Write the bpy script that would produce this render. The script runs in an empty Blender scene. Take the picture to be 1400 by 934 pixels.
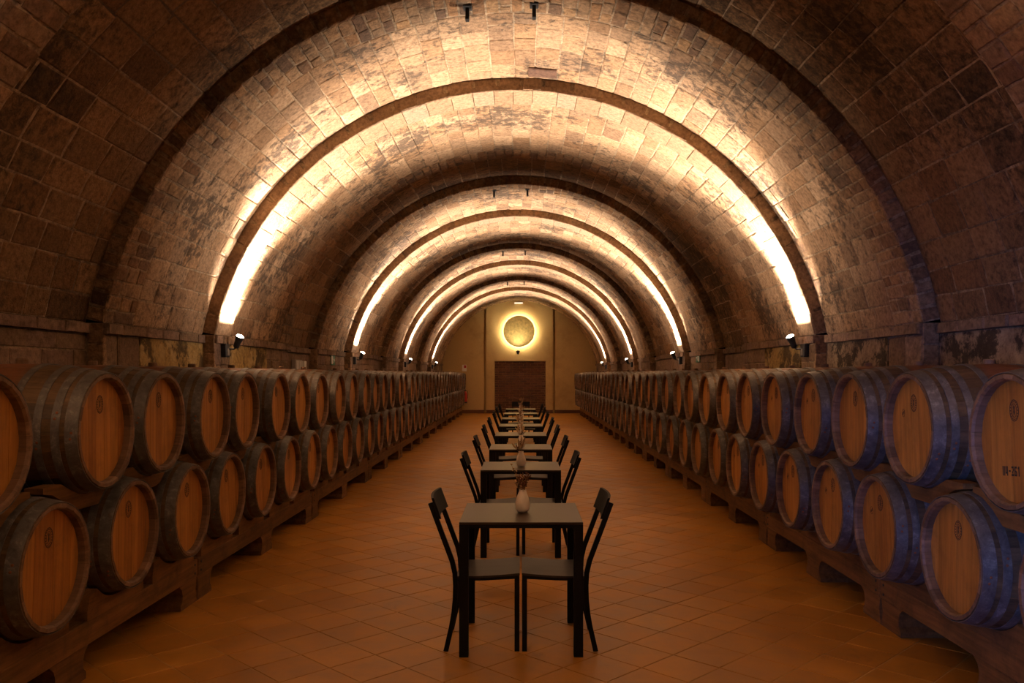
import bpy, math, random
from mathutils import Matrix, Vector, Euler

random.seed(7)
rng = random.Random(11)
PI = math.pi
SC = bpy.context.scene
COL = SC.collection

# ------------------------------------------------------------------ camera
FPX = 1140.0
cam_d = bpy.data.cameras.new('camera')
cam_d.sensor_width = 36.0
cam_d.lens = FPX / 1400.0 * 36.0
cam_d.shift_x = -12.0 / 1400.0
cam_d.shift_y = 44.0 / 1400.0
cam_d.clip_start = 0.05
cam_d.clip_end = 200
cam = bpy.data.objects.new('camera', cam_d)
cam.location = (0, 0, 1.6)
cam.rotation_euler = (PI / 2, 0, 0)
COL.objects.link(cam)
SC.camera = cam

# ------------------------------------------------------------------ world, exposure, daylight
w = bpy.data.worlds.new('world')
SC.world = w
w.use_nodes = True
w.node_tree.nodes['Background'].inputs[0].default_value = (0.02, 0.03, 0.05, 1)
w.node_tree.nodes['Background'].inputs[1].default_value = 0.0
SC.view_settings.view_transform = 'Standard'
SC.view_settings.look = 'None'
SC.view_settings.gamma = 1.0
SC.view_settings.use_curve_mapping = False
SC.view_settings.exposure = 0.2
SC.cycles.max_bounces = 10
SC.cycles.diffuse_bounces = 6
SC.cycles.glossy_bounces = 4
SC.cycles.sample_clamp_indirect = 8.0

LAMP_W = 1750.0            # each cornice floodlight
LAMP_COL = (1.0, 0.85, 0.71)
DAY_W = 10.0              # daylight through the glazed doorway behind the camera
DAY_COL = (0.14, 0.30, 1.0)
DISC_W = 42.0

dl = bpy.data.lights.new('daylight', 'AREA')
dl.shape = 'RECTANGLE'
dl.size = 1.3
dl.size_y = 2.0
dl.energy = DAY_W
dl.color = DAY_COL
dl.spread = math.radians(30)
dlo = bpy.data.objects.new('daylight', dl)
dlo.location = (-2.3, -2.6, 1.15)
dlo.rotation_euler = (PI / 2, 0, math.radians(-37))
COL.objects.link(dlo)

# ------------------------------------------------------------------ dimensions
XC, ZC = -0.06, 1.37                 # axis of the vault
RB, RC, RD, RS = 3.40, 3.27, 3.15, 3.14   # bay, rib, inner rib, its leading ring
PER = 6.87
C0, D0, D1 = 6.53 - PER, 8.57 - PER, 11.3 - PER   # starts of rib, inner rib and its end for period 0
YEND = 33.8
YBACK = -2.7
ZCOR0, ZCOR1 = 1.91, 2.0

# ------------------------------------------------------------------ helpers
def mesh(name, verts, faces, smooth=False):
    me = bpy.data.meshes.new(name)
    me.from_pydata([tuple(v) for v in verts], [], faces)
    me.update()
    if smooth:
        me.polygons.foreach_set('use_smooth', [True] * len(me.polygons))
    return me

def ob(name, me, mat=None, parent=None, loc=None, rot=None, mtx=None, scale=None):
    o = bpy.data.objects.new(name, me)
    if mat is not None and me is not None and len(me.materials) == 0:
        me.materials.append(mat)
    COL.objects.link(o)
    if parent is not None:
        o.parent = parent
    if mtx is not None:
        o.matrix_basis = mtx
    if loc is not None:
        o.location = loc
    if rot is not None:
        o.rotation_euler = rot
    if scale is not None:
        o.scale = scale
    return o

def tag(o, label, cat, group=None, kind=None):
    o['label'] = label
    o['category'] = cat
    if group:
        o['group'] = group
    if kind:
        o['kind'] = kind
    return o

def empty(name, loc, rz=0.0):
    o = bpy.data.objects.new(name, None)
    o.empty_display_size = 0.05
    COL.objects.link(o)
    o.location = loc
    o.rotation_euler = (0, 0, rz)
    return o

class MB:
    """collects faces of one mesh"""
    def __init__(self):
        self.v = []
        self.f = []
    def add(self, vs, fs, m=None):
        n = len(self.v)
        if m is not None:
            vs = [m @ Vector(a) for a in vs]
        self.v += [tuple(a) for a in vs]
        self.f += [tuple(i + n for i in f) for f in fs]
        return self
    def box(self, x0, x1, y0, y1, z0, z1, b=0.0, m=None):
        if b <= 0:
            vs = [(x, y, z) for z in (z0, z1) for y in (y0, y1) for x in (x0, x1)]
            fs = [(0, 2, 3, 1), (4, 5, 7, 6), (0, 1, 5, 4), (1, 3, 7, 5), (3, 2, 6, 7), (2, 0, 4, 6)]
            return self.add(vs, fs, m)
        vs = []
        idx = {}
        X, Y, Z = (x0, x1), (y0, y1), (z0, z1)
        for i in (0, 1):
            for j in (0, 1):
                for k in (0, 1):
                    sx, sy, sz = (1 if i == 0 else -1), (1 if j == 0 else -1), (1 if k == 0 else -1)
                    idx[i, j, k, 0] = len(vs); vs.append((X[i], Y[j] + sy * b, Z[k] + sz * b))
                    idx[i, j, k, 1] = len(vs); vs.append((X[i] + sx * b, Y[j], Z[k] + sz * b))
                    idx[i, j, k, 2] = len(vs); vs.append((X[i] + sx * b, Y[j] + sy * b, Z[k]))
        fs = []
        for i in (0, 1):
            q = [idx[i, 0, 0, 0], idx[i, 1, 0, 0], idx[i, 1, 1, 0], idx[i, 0, 1, 0]]
            fs.append(tuple(q if i == 1 else q[::-1]))
        for j in (0, 1):
            q = [idx[0, j, 0, 1], idx[1, j, 0, 1], idx[1, j, 1, 1], idx[0, j, 1, 1]]
            fs.append(tuple(q if j == 0 else q[::-1]))
        for k in (0, 1):
            q = [idx[0, 0, k, 2], idx[1, 0, k, 2], idx[1, 1, k, 2], idx[0, 1, k, 2]]
            fs.append(tuple(q if k == 1 else q[::-1]))
        for j in (0, 1):
            for k in (0, 1):
                fs.append((idx[0, j, k, 1], idx[1, j, k, 1], idx[1, j, k, 2], idx[0, j, k, 2]))
        for i in (0, 1):
            for k in (0, 1):
                fs.append((idx[i, 0, k, 0], idx[i, 1, k, 0], idx[i, 1, k, 2], idx[i, 0, k, 2]))
        for i in (0, 1):
            for j in (0, 1):
                fs.append((idx[i, j, 0, 0], idx[i, j, 1, 0], idx[i, j, 1, 1], idx[i, j, 0, 1]))
        for i in (0, 1):
            for j in (0, 1):
                for k in (0, 1):
                    fs.append((idx[i, j, k, 0], idx[i, j, k, 1], idx[i, j, k, 2]))
        return self.add(vs, fs, m)
    def prism(self, poly, a0, a1, axis='x', m=None):
        """extrude a polygon along an axis; poly is (u, v): x-> (y, z); y -> (x, z); z -> (x, y)"""
        n = len(poly)
        def P(u, v, a):
            return (a, u, v) if axis == 'x' else ((u, a, v) if axis == 'y' else (u, v, a))
        vs = [P(u, v, a0) for u, v in poly] + [P(u, v, a1) for u, v in poly]
        fs = [tuple(range(n))[::-1], tuple(range(n, 2 * n))]
        fs += [(i, (i + 1) % n, n + (i + 1) % n, n + i) for i in range(n)]
        return self.add(vs, fs, m)
    def lathe(self, prof, seg=24, axis='z', m=None, cap0=True, cap1=True):
        """prof: list of (r, a) along the axis"""
        vs = []
        for r, a in prof:
            for i in range(seg):
                t = 2 * PI * i / seg
                c, s = r * math.cos(t), r * math.sin(t)
                vs.append((c, s, a) if axis == 'z' else ((a, c, s) if axis == 'x' else (s, a, c)))
        fs = []
        for k in range(len(prof) - 1):
            for i in range(seg):
                j = (i + 1) % seg
                fs.append((k * seg + i, k * seg + j, (k + 1) * seg + j, (k + 1) * seg + i))
        if cap0:
            fs.append(tuple(range(seg))[::-1])
        if cap1:
            fs.append(tuple((len(prof) - 1) * seg + i for i in range(seg)))
        return self.add(vs, fs, m)
    def tube(self, pts, rad, seg=6):
        """round tube along points; rad a number or a list"""
        pts = [Vector(p) for p in pts]
        n = len(pts)
        vs = []
        up = Vector((0.13, 0.31, 0.94))
        for i, p in enumerate(pts):
            t = (pts[min(i + 1, n - 1)] - pts[max(i - 1, 0)]).normalized()
            a = t.cross(up)
            if a.length < 1e-3:
                a = t.cross(Vector((1, 0, 0)))
            a.normalize()
            b = t.cross(a)
            r = rad[i] if isinstance(rad, (list, tuple)) else rad
            for k in range(seg):
                q = 2 * PI * k / seg
                vs.append(p + a * (r * math.cos(q)) + b * (r * math.sin(q)))
        fs = []
        for i in range(n - 1):
            for k in range(seg):
                j = (k + 1) % seg
                fs.append((i * seg + k, i * seg + j, (i + 1) * seg + j, (i + 1) * seg + k))
        fs.append(tuple(range(seg))[::-1])
        fs.append(tuple((n - 1) * seg + k for k in range(seg)))
        return self.add(vs, fs)
    def me(self, name, smooth=False):
        return mesh(name, self.v, self.f, smooth)

ORD = ['first', 'second', 'third', 'fourth', 'fifth', 'sixth', 'seventh', 'eighth', 'ninth', 'tenth', 'eleventh', 'twelfth',
       'thirteenth', 'fourteenth', 'fifteenth', 'sixteenth', 'seventeenth', 'eighteenth', 'nineteenth']
def ordw(i):
    """1 -> first"""
    if i <= 19:
        return ORD[i - 1]
    tens = {2: 'twenty', 3: 'thirty', 4: 'forty'}[i // 10]
    tenth = {2: 'twentieth', 3: 'thirtieth', 4: 'fortieth'}[i // 10]
    return tenth if i % 10 == 0 else tens + '-' + ORD[i % 10 - 1]

# ------------------------------------------------------------------ materials
def newmat(name):
    m = bpy.data.materials.new(name)
    m.use_nodes = True
    nt = m.node_tree
    return m, nt, nt.nodes['Principled BSDF']

def N(nt, typ, **kw):
    n = nt.nodes.new(typ)
    for k, v in kw.items():
        setattr(n, k, v)
    return n

def ramp(nt, stops, interp='LINEAR'):
    r = nt.nodes.new('ShaderNodeValToRGB')
    r.color_ramp.interpolation = interp
    e = r.color_ramp.elements
    while len(e) > 1:
        e.remove(e[-1])
    e[0].position = stops[0][0]
    e[0].color = (*stops[0][1], 1) if len(stops[0][1]) == 3 else stops[0][1]
    for p, c in stops[1:]:
        x = e.new(p)
        x.color = (*c, 1)
    return r

def mixc(nt, a, b, fac, mode='MIX'):
    n = nt.nodes.new('ShaderNodeMix')
    n.data_type = 'RGBA'
    n.blend_type = mode
    for sock, v in ((n.inputs[0], fac), (n.inputs[6], a), (n.inputs[7], b)):
        if isinstance(v, bpy.types.NodeSocket):
            nt.links.new(v, sock)
        elif isinstance(v, (int, float)):
            sock.default_value = v
        else:
            sock.default_value = (*v, 1)
    return n.outputs[2]

def math_n(nt, op, a, b=None):
    n = nt.nodes.new('ShaderNodeMath')
    n.operation = op
    for i, v in enumerate((a, b)):
        if v is None:
            continue
        if isinstance(v, bpy.types.NodeSocket):
            nt.links.new(v, n.inputs[i])
        else:
            n.inputs[i].default_value = v
    return n.outputs[0]

def rnd_out(nt):
    oi = N(nt, 'ShaderNodeObjectInfo')
    ge = N(nt, 'ShaderNodeNewGeometry')
    s = math_n(nt, 'ADD', oi.outputs['Random'], ge.outputs['Random Per Island'])
    return math_n(nt, 'FRACT', s), ge

def noise(nt, vec, scale, detail=5, rough=0.6, dist=0.0):
    n = N(nt, 'ShaderNodeTexNoise')
    n.inputs['Scale'].default_value = scale
    n.inputs['Detail'].default_value = detail
    n.inputs['Roughness'].default_value = rough
    n.inputs['Distortion'].default_value = dist
    if vec is not None:
        nt.links.new(vec, n.inputs['Vector'])
    return n.outputs['Fac']

def bump(nt, bs, h, strength, dist):
    b = N(nt, 'ShaderNodeBump')
    b.inputs['Strength'].default_value = strength
    b.inputs['Distance'].default_value = dist
    nt.links.new(h, b.inputs['Height'])
    nt.links.new(b.outputs['Normal'], bs.inputs['Normal'])

def stone_mat(name, tones, stain=(0.05, 0.035, 0.025), stain_lo=0.50, stain_hi=0.68, pale=None, bmp=0.6, ms=11.0, bs_=1.1, grain=1.0, ps=4.3, amount=0.8):
    m, nt, bs = newmat(name)
    r, ge = rnd_out(nt)
    pos = ge.outputs['Position']
    rp = ramp(nt, [(i / (len(tones) - 1), c) for i, c in enumerate(tones)])
    nt.links.new(r, rp.inputs[0])
    c = rp.outputs[0]
    fine = noise(nt, pos, 26, 8, 0.7)
    fr = ramp(nt, [(0.28, (0.42, 0.38, 0.34)), (0.5, (0.95, 0.93, 0.92)), (0.72, (1.40, 1.36, 1.32))])
    nt.links.new(fine, fr.inputs[0])
    c = mixc(nt, c, fr.outputs[0], grain, 'MULTIPLY')
    if pale:
        pn = noise(nt, pos, ps, 7, 0.65, 0.4)
        pr = ramp(nt, [(0.5, (0, 0, 0)), (0.66, (1, 1, 1))])
        nt.links.new(pn, pr.inputs[0])
        c = mixc(nt, c, pale, math_n(nt, 'MULTIPLY', pr.outputs[0], 0.75))
    big = noise(nt, pos, bs_, 3, 0.5)
    mid = noise(nt, pos, ms, 10, 0.75, 0.3)
    st = math_n(nt, 'ADD', math_n(nt, 'MULTIPLY', big, 0.40), math_n(nt, 'MULTIPLY', mid, 0.60))
    sr = ramp(nt, [(stain_lo, (0, 0, 0)), (stain_hi, (1, 1, 1))])
    nt.links.new(st, sr.inputs[0])
    c = mixc(nt, c, stain, math_n(nt, 'MULTIPLY', sr.outputs[0], amount))
    nt.links.new(c, bs.inputs['Base Color'])
    bs.inputs['Roughness'].default_value = 0.9
    bs.inputs['Specular IOR Level'].default_value = 0.2
    h = math_n(nt, 'ADD', noise(nt, pos, 16, 8, 0.7), math_n(nt, 'MULTIPLY', noise(nt, pos, 60, 4, 0.6), 0.4))
    bump(nt, bs, h, bmp, 0.02)
    return m

def plain_mat(name, col, rough=0.5, metal=0.0, spec=0.5, var=0.0, scale=20.0, bmp=0.0, emit=None, es=0.0):
    m, nt, bs = newmat(name)
    bs.inputs['Base Color'].default_value = (*col, 1)
    bs.inputs['Roughness'].default_value = rough
    bs.inputs['Metallic'].default_value = metal
    bs.inputs['Specular IOR Level'].default_value = spec
    if var > 0 or bmp > 0:
        tc = N(nt, 'ShaderNodeTexCoord')
        f = noise(nt, tc.outputs['Object'], scale, 6, 0.65)
        rp = ramp(nt, [(0.3, tuple(max(0, k * (1 - var)) for k in col)), (0.7, tuple(k * (1 + var) for k in col))])
        nt.links.new(f, rp.inputs[0])
        nt.links.new(rp.outputs[0], bs.inputs['Base Color'])
        if bmp > 0:
            bump(nt, bs, f, bmp, 0.01)
    if emit:
        bs.inputs['Emission Color'].default_value = (*emit, 1)
        bs.inputs['Emission Strength'].default_value = es
    return m

def wood_mat(name, tones, grain, rough=0.6, dark=(0.02, 0.012, 0.006), dirt=0.5, spec=0.35, lines=0.5, bmp=0.25, belly=None):
    """grain: scale per axis of the object's own coordinates"""
    m, nt, bs = newmat(name)
    r, ge = rnd_out(nt)
    tc = N(nt, 'ShaderNodeTexCoord')
    mp = N(nt, 'ShaderNodeMapping')
    nt.links.new(tc.outputs['Object'], mp.inputs['Vector'])
    mp.inputs['Scale'].default_value = grain
    cm = N(nt, 'ShaderNodeCombineXYZ')
    off = math_n(nt, 'MULTIPLY', r, 37.0)
    for k in range(3):
        nt.links.new(off, cm.inputs[k])
    nt.links.new(cm.outputs[0], mp.inputs['Location'])
    rp = ramp(nt, [(i / (len(tones) - 1), c) for i, c in enumerate(tones)])
    nt.links.new(r, rp.inputs[0])
    g = noise(nt, mp.outputs['Vector'], 1.0, 7, 0.65, 0.2)
    gr = ramp(nt, [(0.3, (1 - lines,) * 3), (0.7, (1 + lines * 0.4,) * 3)])
    nt.links.new(g, gr.inputs[0])
    c = mixc(nt, rp.outputs[0], gr.outputs[0], 1.0, 'MULTIPLY')
    if belly:
        sp = N(nt, 'ShaderNodeSeparateXYZ')
        nt.links.new(tc.outputs['Object'], sp.inputs[0])
        dist = math_n(nt, 'ABSOLUTE', math_n(nt, 'SUBTRACT', sp.outputs[0], .45))
        br = ramp(nt, [(0.09, (1, 1, 1)), (0.15, (0, 0, 0))])
        nt.links.new(dist, br.inputs[0])
        c = mixc(nt, c, belly, math_n(nt, 'MULTIPLY', br.outputs[0], 0.7))
    d = noise(nt, ge.outputs['Position'], 5.5, 8, 0.7, 0.3)
    dr = ramp(nt, [(0.48, (0, 0, 0)), (0.72, (1, 1, 1))])
    nt.links.new(d, dr.inputs[0])
    c = mixc(nt, c, dark, math_n(nt, 'MULTIPLY', dr.outputs[0], dirt))
    nt.links.new(c, bs.inputs['Base Color'])
    bs.inputs['Roughness'].default_value = rough
    bs.inputs['Specular IOR Level'].default_value = spec
    bump(nt, bs, g, bmp, 0.006)
    return m

M = {}
M['stone'] = stone_mat('vault_stone', [(0.26, 0.150, 0.078), (0.41, 0.26, 0.145), (0.30, 0.19, 0.110), (0.49, 0.325, 0.190), (0.22, 0.135, 0.078), (0.38, 0.225, 0.115)], stain_lo=0.505, stain_hi=0.57, bmp=1.0)
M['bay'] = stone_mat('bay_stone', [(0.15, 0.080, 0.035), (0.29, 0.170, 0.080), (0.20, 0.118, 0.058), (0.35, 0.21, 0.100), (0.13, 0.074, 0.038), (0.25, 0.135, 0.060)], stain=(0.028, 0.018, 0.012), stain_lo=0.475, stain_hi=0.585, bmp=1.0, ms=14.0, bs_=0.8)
M['voussoir'] = stone_mat('voussoir_brick', [(0.20, 0.105, 0.050), (0.40, 0.255, 0.14), (0.26, 0.17, 0.10), (0.42, 0.25, 0.12), (0.16, 0.10, 0.065), (0.34, 0.19, 0.09)], stain_lo=0.47, stain_hi=0.64, bmp=0.9)
M['ring'] = stone_mat('inner_ring_stone', [(0.26, 0.165, 0.095), (0.34, 0.22, 0.13), (0.30, 0.20, 0.13)], stain_lo=0.55, stain_hi=0.72)
M['mortar'] = stone_mat('mortar', [(0.40, 0.29, 0.18), (0.40, 0.29, 0.18)], stain_lo=0.44, stain_hi=0.58)
M['wallstone'] = stone_mat('wall_stone', [(0.17, 0.105, 0.062), (0.25, 0.165, 0.10), (0.22, 0.14, 0.10), (0.29, 0.19, 0.125)], stain_lo=0.47, stain_hi=0.66)
M['plaster_y'] = stone_mat('yellow_plaster', [(0.36, 0.24, 0.085), (0.36, 0.24, 0.085)], stain=(0.05, 0.032, 0.015), stain_lo=0.49, stain_hi=0.55, pale=(0.50, 0.37, 0.18), bmp=0.9, ms=5.0, bs_=2.6, amount=.9)
M['plaster_g'] = stone_mat('grey_plaster', [(0.24, 0.17, 0.11), (0.24, 0.17, 0.11)], stain=(0.035, 0.024, 0.016), stain_lo=0.49, stain_hi=0.53, pale=(0.46, 0.35, 0.22), bmp=1.0, ms=4.2, bs_=2.0, ps=2.6, amount=.92)
M['endwall'] = stone_mat('ochre_plaster', [(0.56, 0.395, 0.175), (0.56, 0.395, 0.175)], stain=(0.34, 0.22, 0.08), stain_lo=0.52, stain_hi=0.75, bmp=0.1, grain=.15, ms=2.0, bs_=.5)
M['brick'] = stone_mat('red_brick', [(0.13, 0.060, 0.034), (0.20, 0.095, 0.055), (0.11, 0.055, 0.035), (0.24, 0.13, 0.078)], stain_lo=0.5, stain_hi=0.62, ms=3.0)
M['terracotta'] = stone_mat('terracotta_slab', [(0.105, 0.056, 0.036), (0.105, 0.056, 0.036)], stain_lo=0.6, stain_hi=0.8)
M['stave'] = wood_mat('stave_oak', [(0.10, 0.056, 0.024), (0.14, 0.080, 0.034), (0.075, 0.045, 0.022), (0.12, 0.060, 0.022)], (2.0, 45, 45), dirt=0.75, belly=(0.21, 0.075, 0.032))
M['chine'] = wood_mat('stave_ends', [(0.16, 0.088, 0.045), (0.24, 0.14, 0.078), (0.12, 0.066, 0.036), (0.20, 0.11, 0.058)], (6.0, 45, 45), dirt=0.55, lines=0.4)
M['head'] = wood_mat('head_oak', [(0.40, 0.160, 0.024), (0.48, 0.205, 0.034), (0.34, 0.130, 0.020), (0.43, 0.175, 0.027)], (38, 38, 1.8), dirt=0.35, lines=0.38, rough=0.55)
M['rack'] = wood_mat('rack_timber', [(0.15, 0.068, 0.018), (0.20, 0.092, 0.026), (0.12, 0.056, 0.018)], (30, 2.0, 30), dirt=0.55, rough=0.75, spec=0.15)
M['stamp'] = plain_mat('burnt_stamp', (0.055, 0.022, 0.010), 0.8)
M['ink'] = plain_mat('black_ink', (0.012, 0.008, 0.006), 0.7)
M['bung'] = plain_mat('bung_wood', (0.16, 0.085, 0.04), 0.8, var=0.3)
M['rust'] = plain_mat('rust', (0.20, 0.065, 0.025), 0.85, var=0.4, scale=60)
M['black'] = plain_mat('black_lacquer', (0.006, 0.0055, 0.005), 0.55, spec=0.12)
M['tabletop'] = plain_mat('dark_table_top', (0.036, 0.022, 0.011), 0.34, spec=0.36, var=0.1, scale=8)
M['seat'] = plain_mat('dark_seat', (0.034, 0.023, 0.015), 0.42, spec=0.32)
M['vase'] = plain_mat('white_ceramic', (0.82, 0.70, 0.57), 0.45, var=0.06, scale=30)
M['dry_red'] = plain_mat('dried_red', (0.14, 0.040, 0.014), 0.9, var=0.5, scale=90)
M['dry_pale'] = plain_mat('dried_pale', (0.46, 0.30, 0.15), 0.9, var=0.3, scale=90)
M['dry_stem'] = plain_mat('dried_stem', (0.26, 0.15, 0.055), 0.9)
M['housing'] = plain_mat('black_housing', (0.012, 0.012, 0.014), 0.5)
M['cable_grey'] = plain_mat('grey_cover', (0.16, 0.14, 0.12), 0.6)
M['lens'] = plain_mat('lamp_lens', (0.9, 0.85, 0.8), 0.3, emit=(1.0, 0.86, 0.68), es=40.0)
M['gold'] = plain_mat('hammered_gold', (0.62, 0.48, 0.20), 0.5, metal=0.25, var=0.30, scale=11, bmp=0.8)
M['ringlight'] = plain_mat('ring_light', (0.9, 0.9, 0.8), 0.4, emit=(1.0, 0.84, 0.54), es=DISC_W)
M['greybox'] = plain_mat('grey_plastic', (0.34, 0.30, 0.26), 0.6)
M['green'] = plain_mat('sign_green', (0.02, 0.16, 0.06), 0.5)
M['white'] = plain_mat('sign_white', (0.75, 0.72, 0.66), 0.5)
M['red'] = plain_mat('red_enamel', (0.45, 0.02, 0.015), 0.35)
M['iron'] = plain_mat('black_iron', (0.012, 0.010, 0.009), 0.7)
M['skirting'] = plain_mat('red_skirting', (0.12, 0.040, 0.018), 0.6)
M['doorframe'] = plain_mat('dark_door_frame', (0.05, 0.03, 0.02), 0.5)
M['softlight'] = plain_mat('small_lamp_cover', (0.8, 0.7, 0.6), 0.4, emit=(1.0, 0.82, 0.62), es=0.8)

def hoop_mat():
    m, nt, bs = newmat('galvanised_hoop')
    ge = N(nt, 'ShaderNodeNewGeometry')
    r, _ = rnd_out(nt)
    a = noise(nt, ge.outputs['Position'], 17, 9, 0.75, 0.4)
    rp = ramp(nt, [(0.3, (0.045, 0.040, 0.036)), (0.55, (0.13, 0.118, 0.106)), (0.75, (0.34, 0.31, 0.28))])
    nt.links.new(a, rp.inputs[0])
    b = noise(nt, ge.outputs['Position'], 9, 9, 0.75, 0.5)
    br = ramp(nt, [(0.60, (0, 0, 0)), (0.70, (1, 1, 1))])
    nt.links.new(b, br.inputs[0])
    c = mixc(nt, rp.outputs[0], (0.11, 0.045, 0.02), math_n(nt, 'MULTIPLY', br.outputs[0], 0.7))
    nt.links.new(c, bs.inputs['Base Color'])
    bs.inputs['Metallic'].default_value = 0.35
    rr = ramp(nt, [(0.3, (0.42,) * 3), (0.7, (0.68,) * 3)])
    nt.links.new(a, rr.inputs[0])
    nt.links.new(rr.outputs[0], bs.inputs['Roughness'])
    bump(nt, bs, a, 0.25, 0.004)
    return m
M['hoop'] = hoop_mat()

def tile_mat():
    m, nt, bs = newmat('terracotta_tile')
    r, ge = rnd_out(nt)
    rp = ramp(nt, [(0, (0.34, 0.142, 0.014)), (0.35, (0.43, 0.182, 0.018)), (0.7, (0.38, 0.158, 0.016)), (1, (0.47, 0.21, 0.024))])
    nt.links.new(r, rp.inputs[0])
    pos = ge.outputs['Position']
    a = noise(nt, pos, 3.2, 7, 0.65)
    ar = ramp(nt, [(0.3, (0.72, 0.70, 0.68)), (0.7, (1.18, 1.18, 1.16))])
    nt.links.new(a, ar.inputs[0])
    c = mixc(nt, rp.outputs[0], ar.outputs[0], 1.0, 'MULTIPLY')
    s = noise(nt, pos, 1.7, 6, 0.7, 0.6)
    sr = ramp(nt, [(0.62, (0, 0, 0)), (0.74, (1, 1, 1))])
    nt.links.new(s, sr.inputs[0])
    c = mixc(nt, c, (0.10, 0.035, 0.012), math_n(nt, 'MULTIPLY', sr.outputs[0], 0.6))
    nt.links.new(c, bs.inputs['Base Color'])
    rr = ramp(nt, [(0.3, (0.34,) * 3), (0.7, (0.52,) * 3)])
    nt.links.new(a, rr.inputs[0])
    nt.links.new(rr.outputs[0], bs.inputs['Roughness'])
    bs.inputs['Specular IOR Level'].default_value = 0.4
    bump(nt, bs, noise(nt, pos, 9, 6, 0.6), 0.12, 0.01)
    return m
M['tile'] = tile_mat()
M['grout'] = plain_mat('grout', (0.34, 0.22, 0.095), 0.9, var=0.85, scale=0.7)

# ------------------------------------------------------------------ stones (shared block meshes)
def block_verts(r, jit=0.035, inset=0.045):
    ring = [(-.5, -.5), (0, -.5), (.5, -.5), (.5, 0), (.5, .5), (0, .5), (-.5, .5), (-.5, 0)]
    outer = [(x + r.uniform(-jit, jit) * .5, y + r.uniform(-jit, jit) * .5) for x, y in ring]
    vs = [(x, y, -1.0) for x, y in outer]
    vs += [(x, y, -0.14 + r.uniform(-.04, .04)) for x, y in outer]
    vs += [(x * (1 - 2 * inset * r.uniform(.6, 1.5)), y * (1 - 2 * inset * r.uniform(.6, 1.5)), r.uniform(-.05, .04)) for x, y in outer]
    fs = []
    for k in (0, 1):
        for i in range(8):
            j = (i + 1) % 8
            fs.append((k * 8 + i, k * 8 + j, (k + 1) * 8 + j, (k + 1) * 8 + i))
    fs.append((16, 17, 23))
    fs.append((17, 18, 19))
    fs.append((19, 20, 21))
    fs.append((21, 22, 23))
    fs.append((17, 19, 21, 23))
    return vs, fs

BLOCKS = [block_verts(random.Random(100 + i)) for i in range(10)]
SMOOTH = [block_verts(random.Random(400 + i), 0.012, 0.012) for i in range(6)]
BRICKS = [block_verts(random.Random(200 + i), 0.10, 0.06) for i in range(8)]
KINDS = {'block': BLOCKS, 'brick': BRICKS, 'ashlar': SMOOTH}
_mesh_cache = {}
def block_mesh(kind, i, matkey):
    k = (kind, i, matkey)
    if k not in _mesh_cache:
        vs, fs = KINDS[kind][i]
        me = mesh(kind, vs, fs)
        me.materials.append(M[matkey])
        _mesh_cache[k] = me
    return _mesh_cache[k]

class Pieces:
    """places block pieces either as objects of their own or joined into one part"""
    def __init__(self, parent, single, name='stone'):
        self.parent, self.single, self.name = parent, single, name
        self.mb = {}
    def put(self, m, matkey, kind='block', name=None, single=None):
        arr = KINDS[kind]
        i = rng.randrange(len(arr))
        if self.single if single is None else single:
            ob(name or self.name, block_mesh(kind, i, matkey), None, self.parent, mtx=m)
        else:
            key = (name or self.name, matkey)
            self.mb.setdefault(key, MB()).add(arr[i][0], arr[i][1], m)
    def close(self):
        for (nm, mk), mb in self.mb.items():
            o = ob(nm, mb.me(nm), M[mk], self.parent)
            o['kind'] = 'stuff'

def arc_matrix(R, th, y, wd, ln, dp, jr=0.0):
    c, s = math.cos(th), math.sin(th)
    p = Vector((XC + R * c, y, ZC + R * s))
    rot = Matrix(((-s, 0, -c), (0, 1, 0), (c, 0, -s))).to_4x4()
    j = Euler((rng.uniform(-jr, jr), rng.uniform(-jr, jr), rng.uniform(-jr, jr) * .5)).to_matrix().to_4x4()
    return Matrix.Translation(p) @ rot @ j @ Matrix.Diagonal((wd, ln, dp, 1))

def th0(R):
    return math.asin((ZCOR1 - ZC) / R)

def xw(R):
    return math.sqrt(R * R - (ZCOR1 - ZC) ** 2)

def shell(name, y0, y1, R, label, t=0.30):
    a0 = th0(R)
    n = 56
    vs, fs = [], []
    for i in range(n + 1):
        th = a0 + (PI - 2 * a0) * i / n
        c, s = math.cos(th), math.sin(th)
        for (r, y) in ((R + .008, y0 + .01), (R + .008, y1 - .0), (R + t, y1), (R + t, y0 + .01)):
            vs.append((XC + r * c, y, ZC + r * s))
    for i in range(n):
        for k in range(4):
            l = (k + 1) % 4
            fs.append((i * 4 + k, (i + 1) * 4 + k, (i + 1) * 4 + l, i * 4 + l))
    fs.append((0, 1, 2, 3))
    fs.append(tuple(n * 4 + k for k in (3, 2, 1, 0)))
    o = ob(name, mesh(name, vs, fs), M['mortar'])
    tag(o, label, 'vault', kind='structure')
    return o

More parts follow.
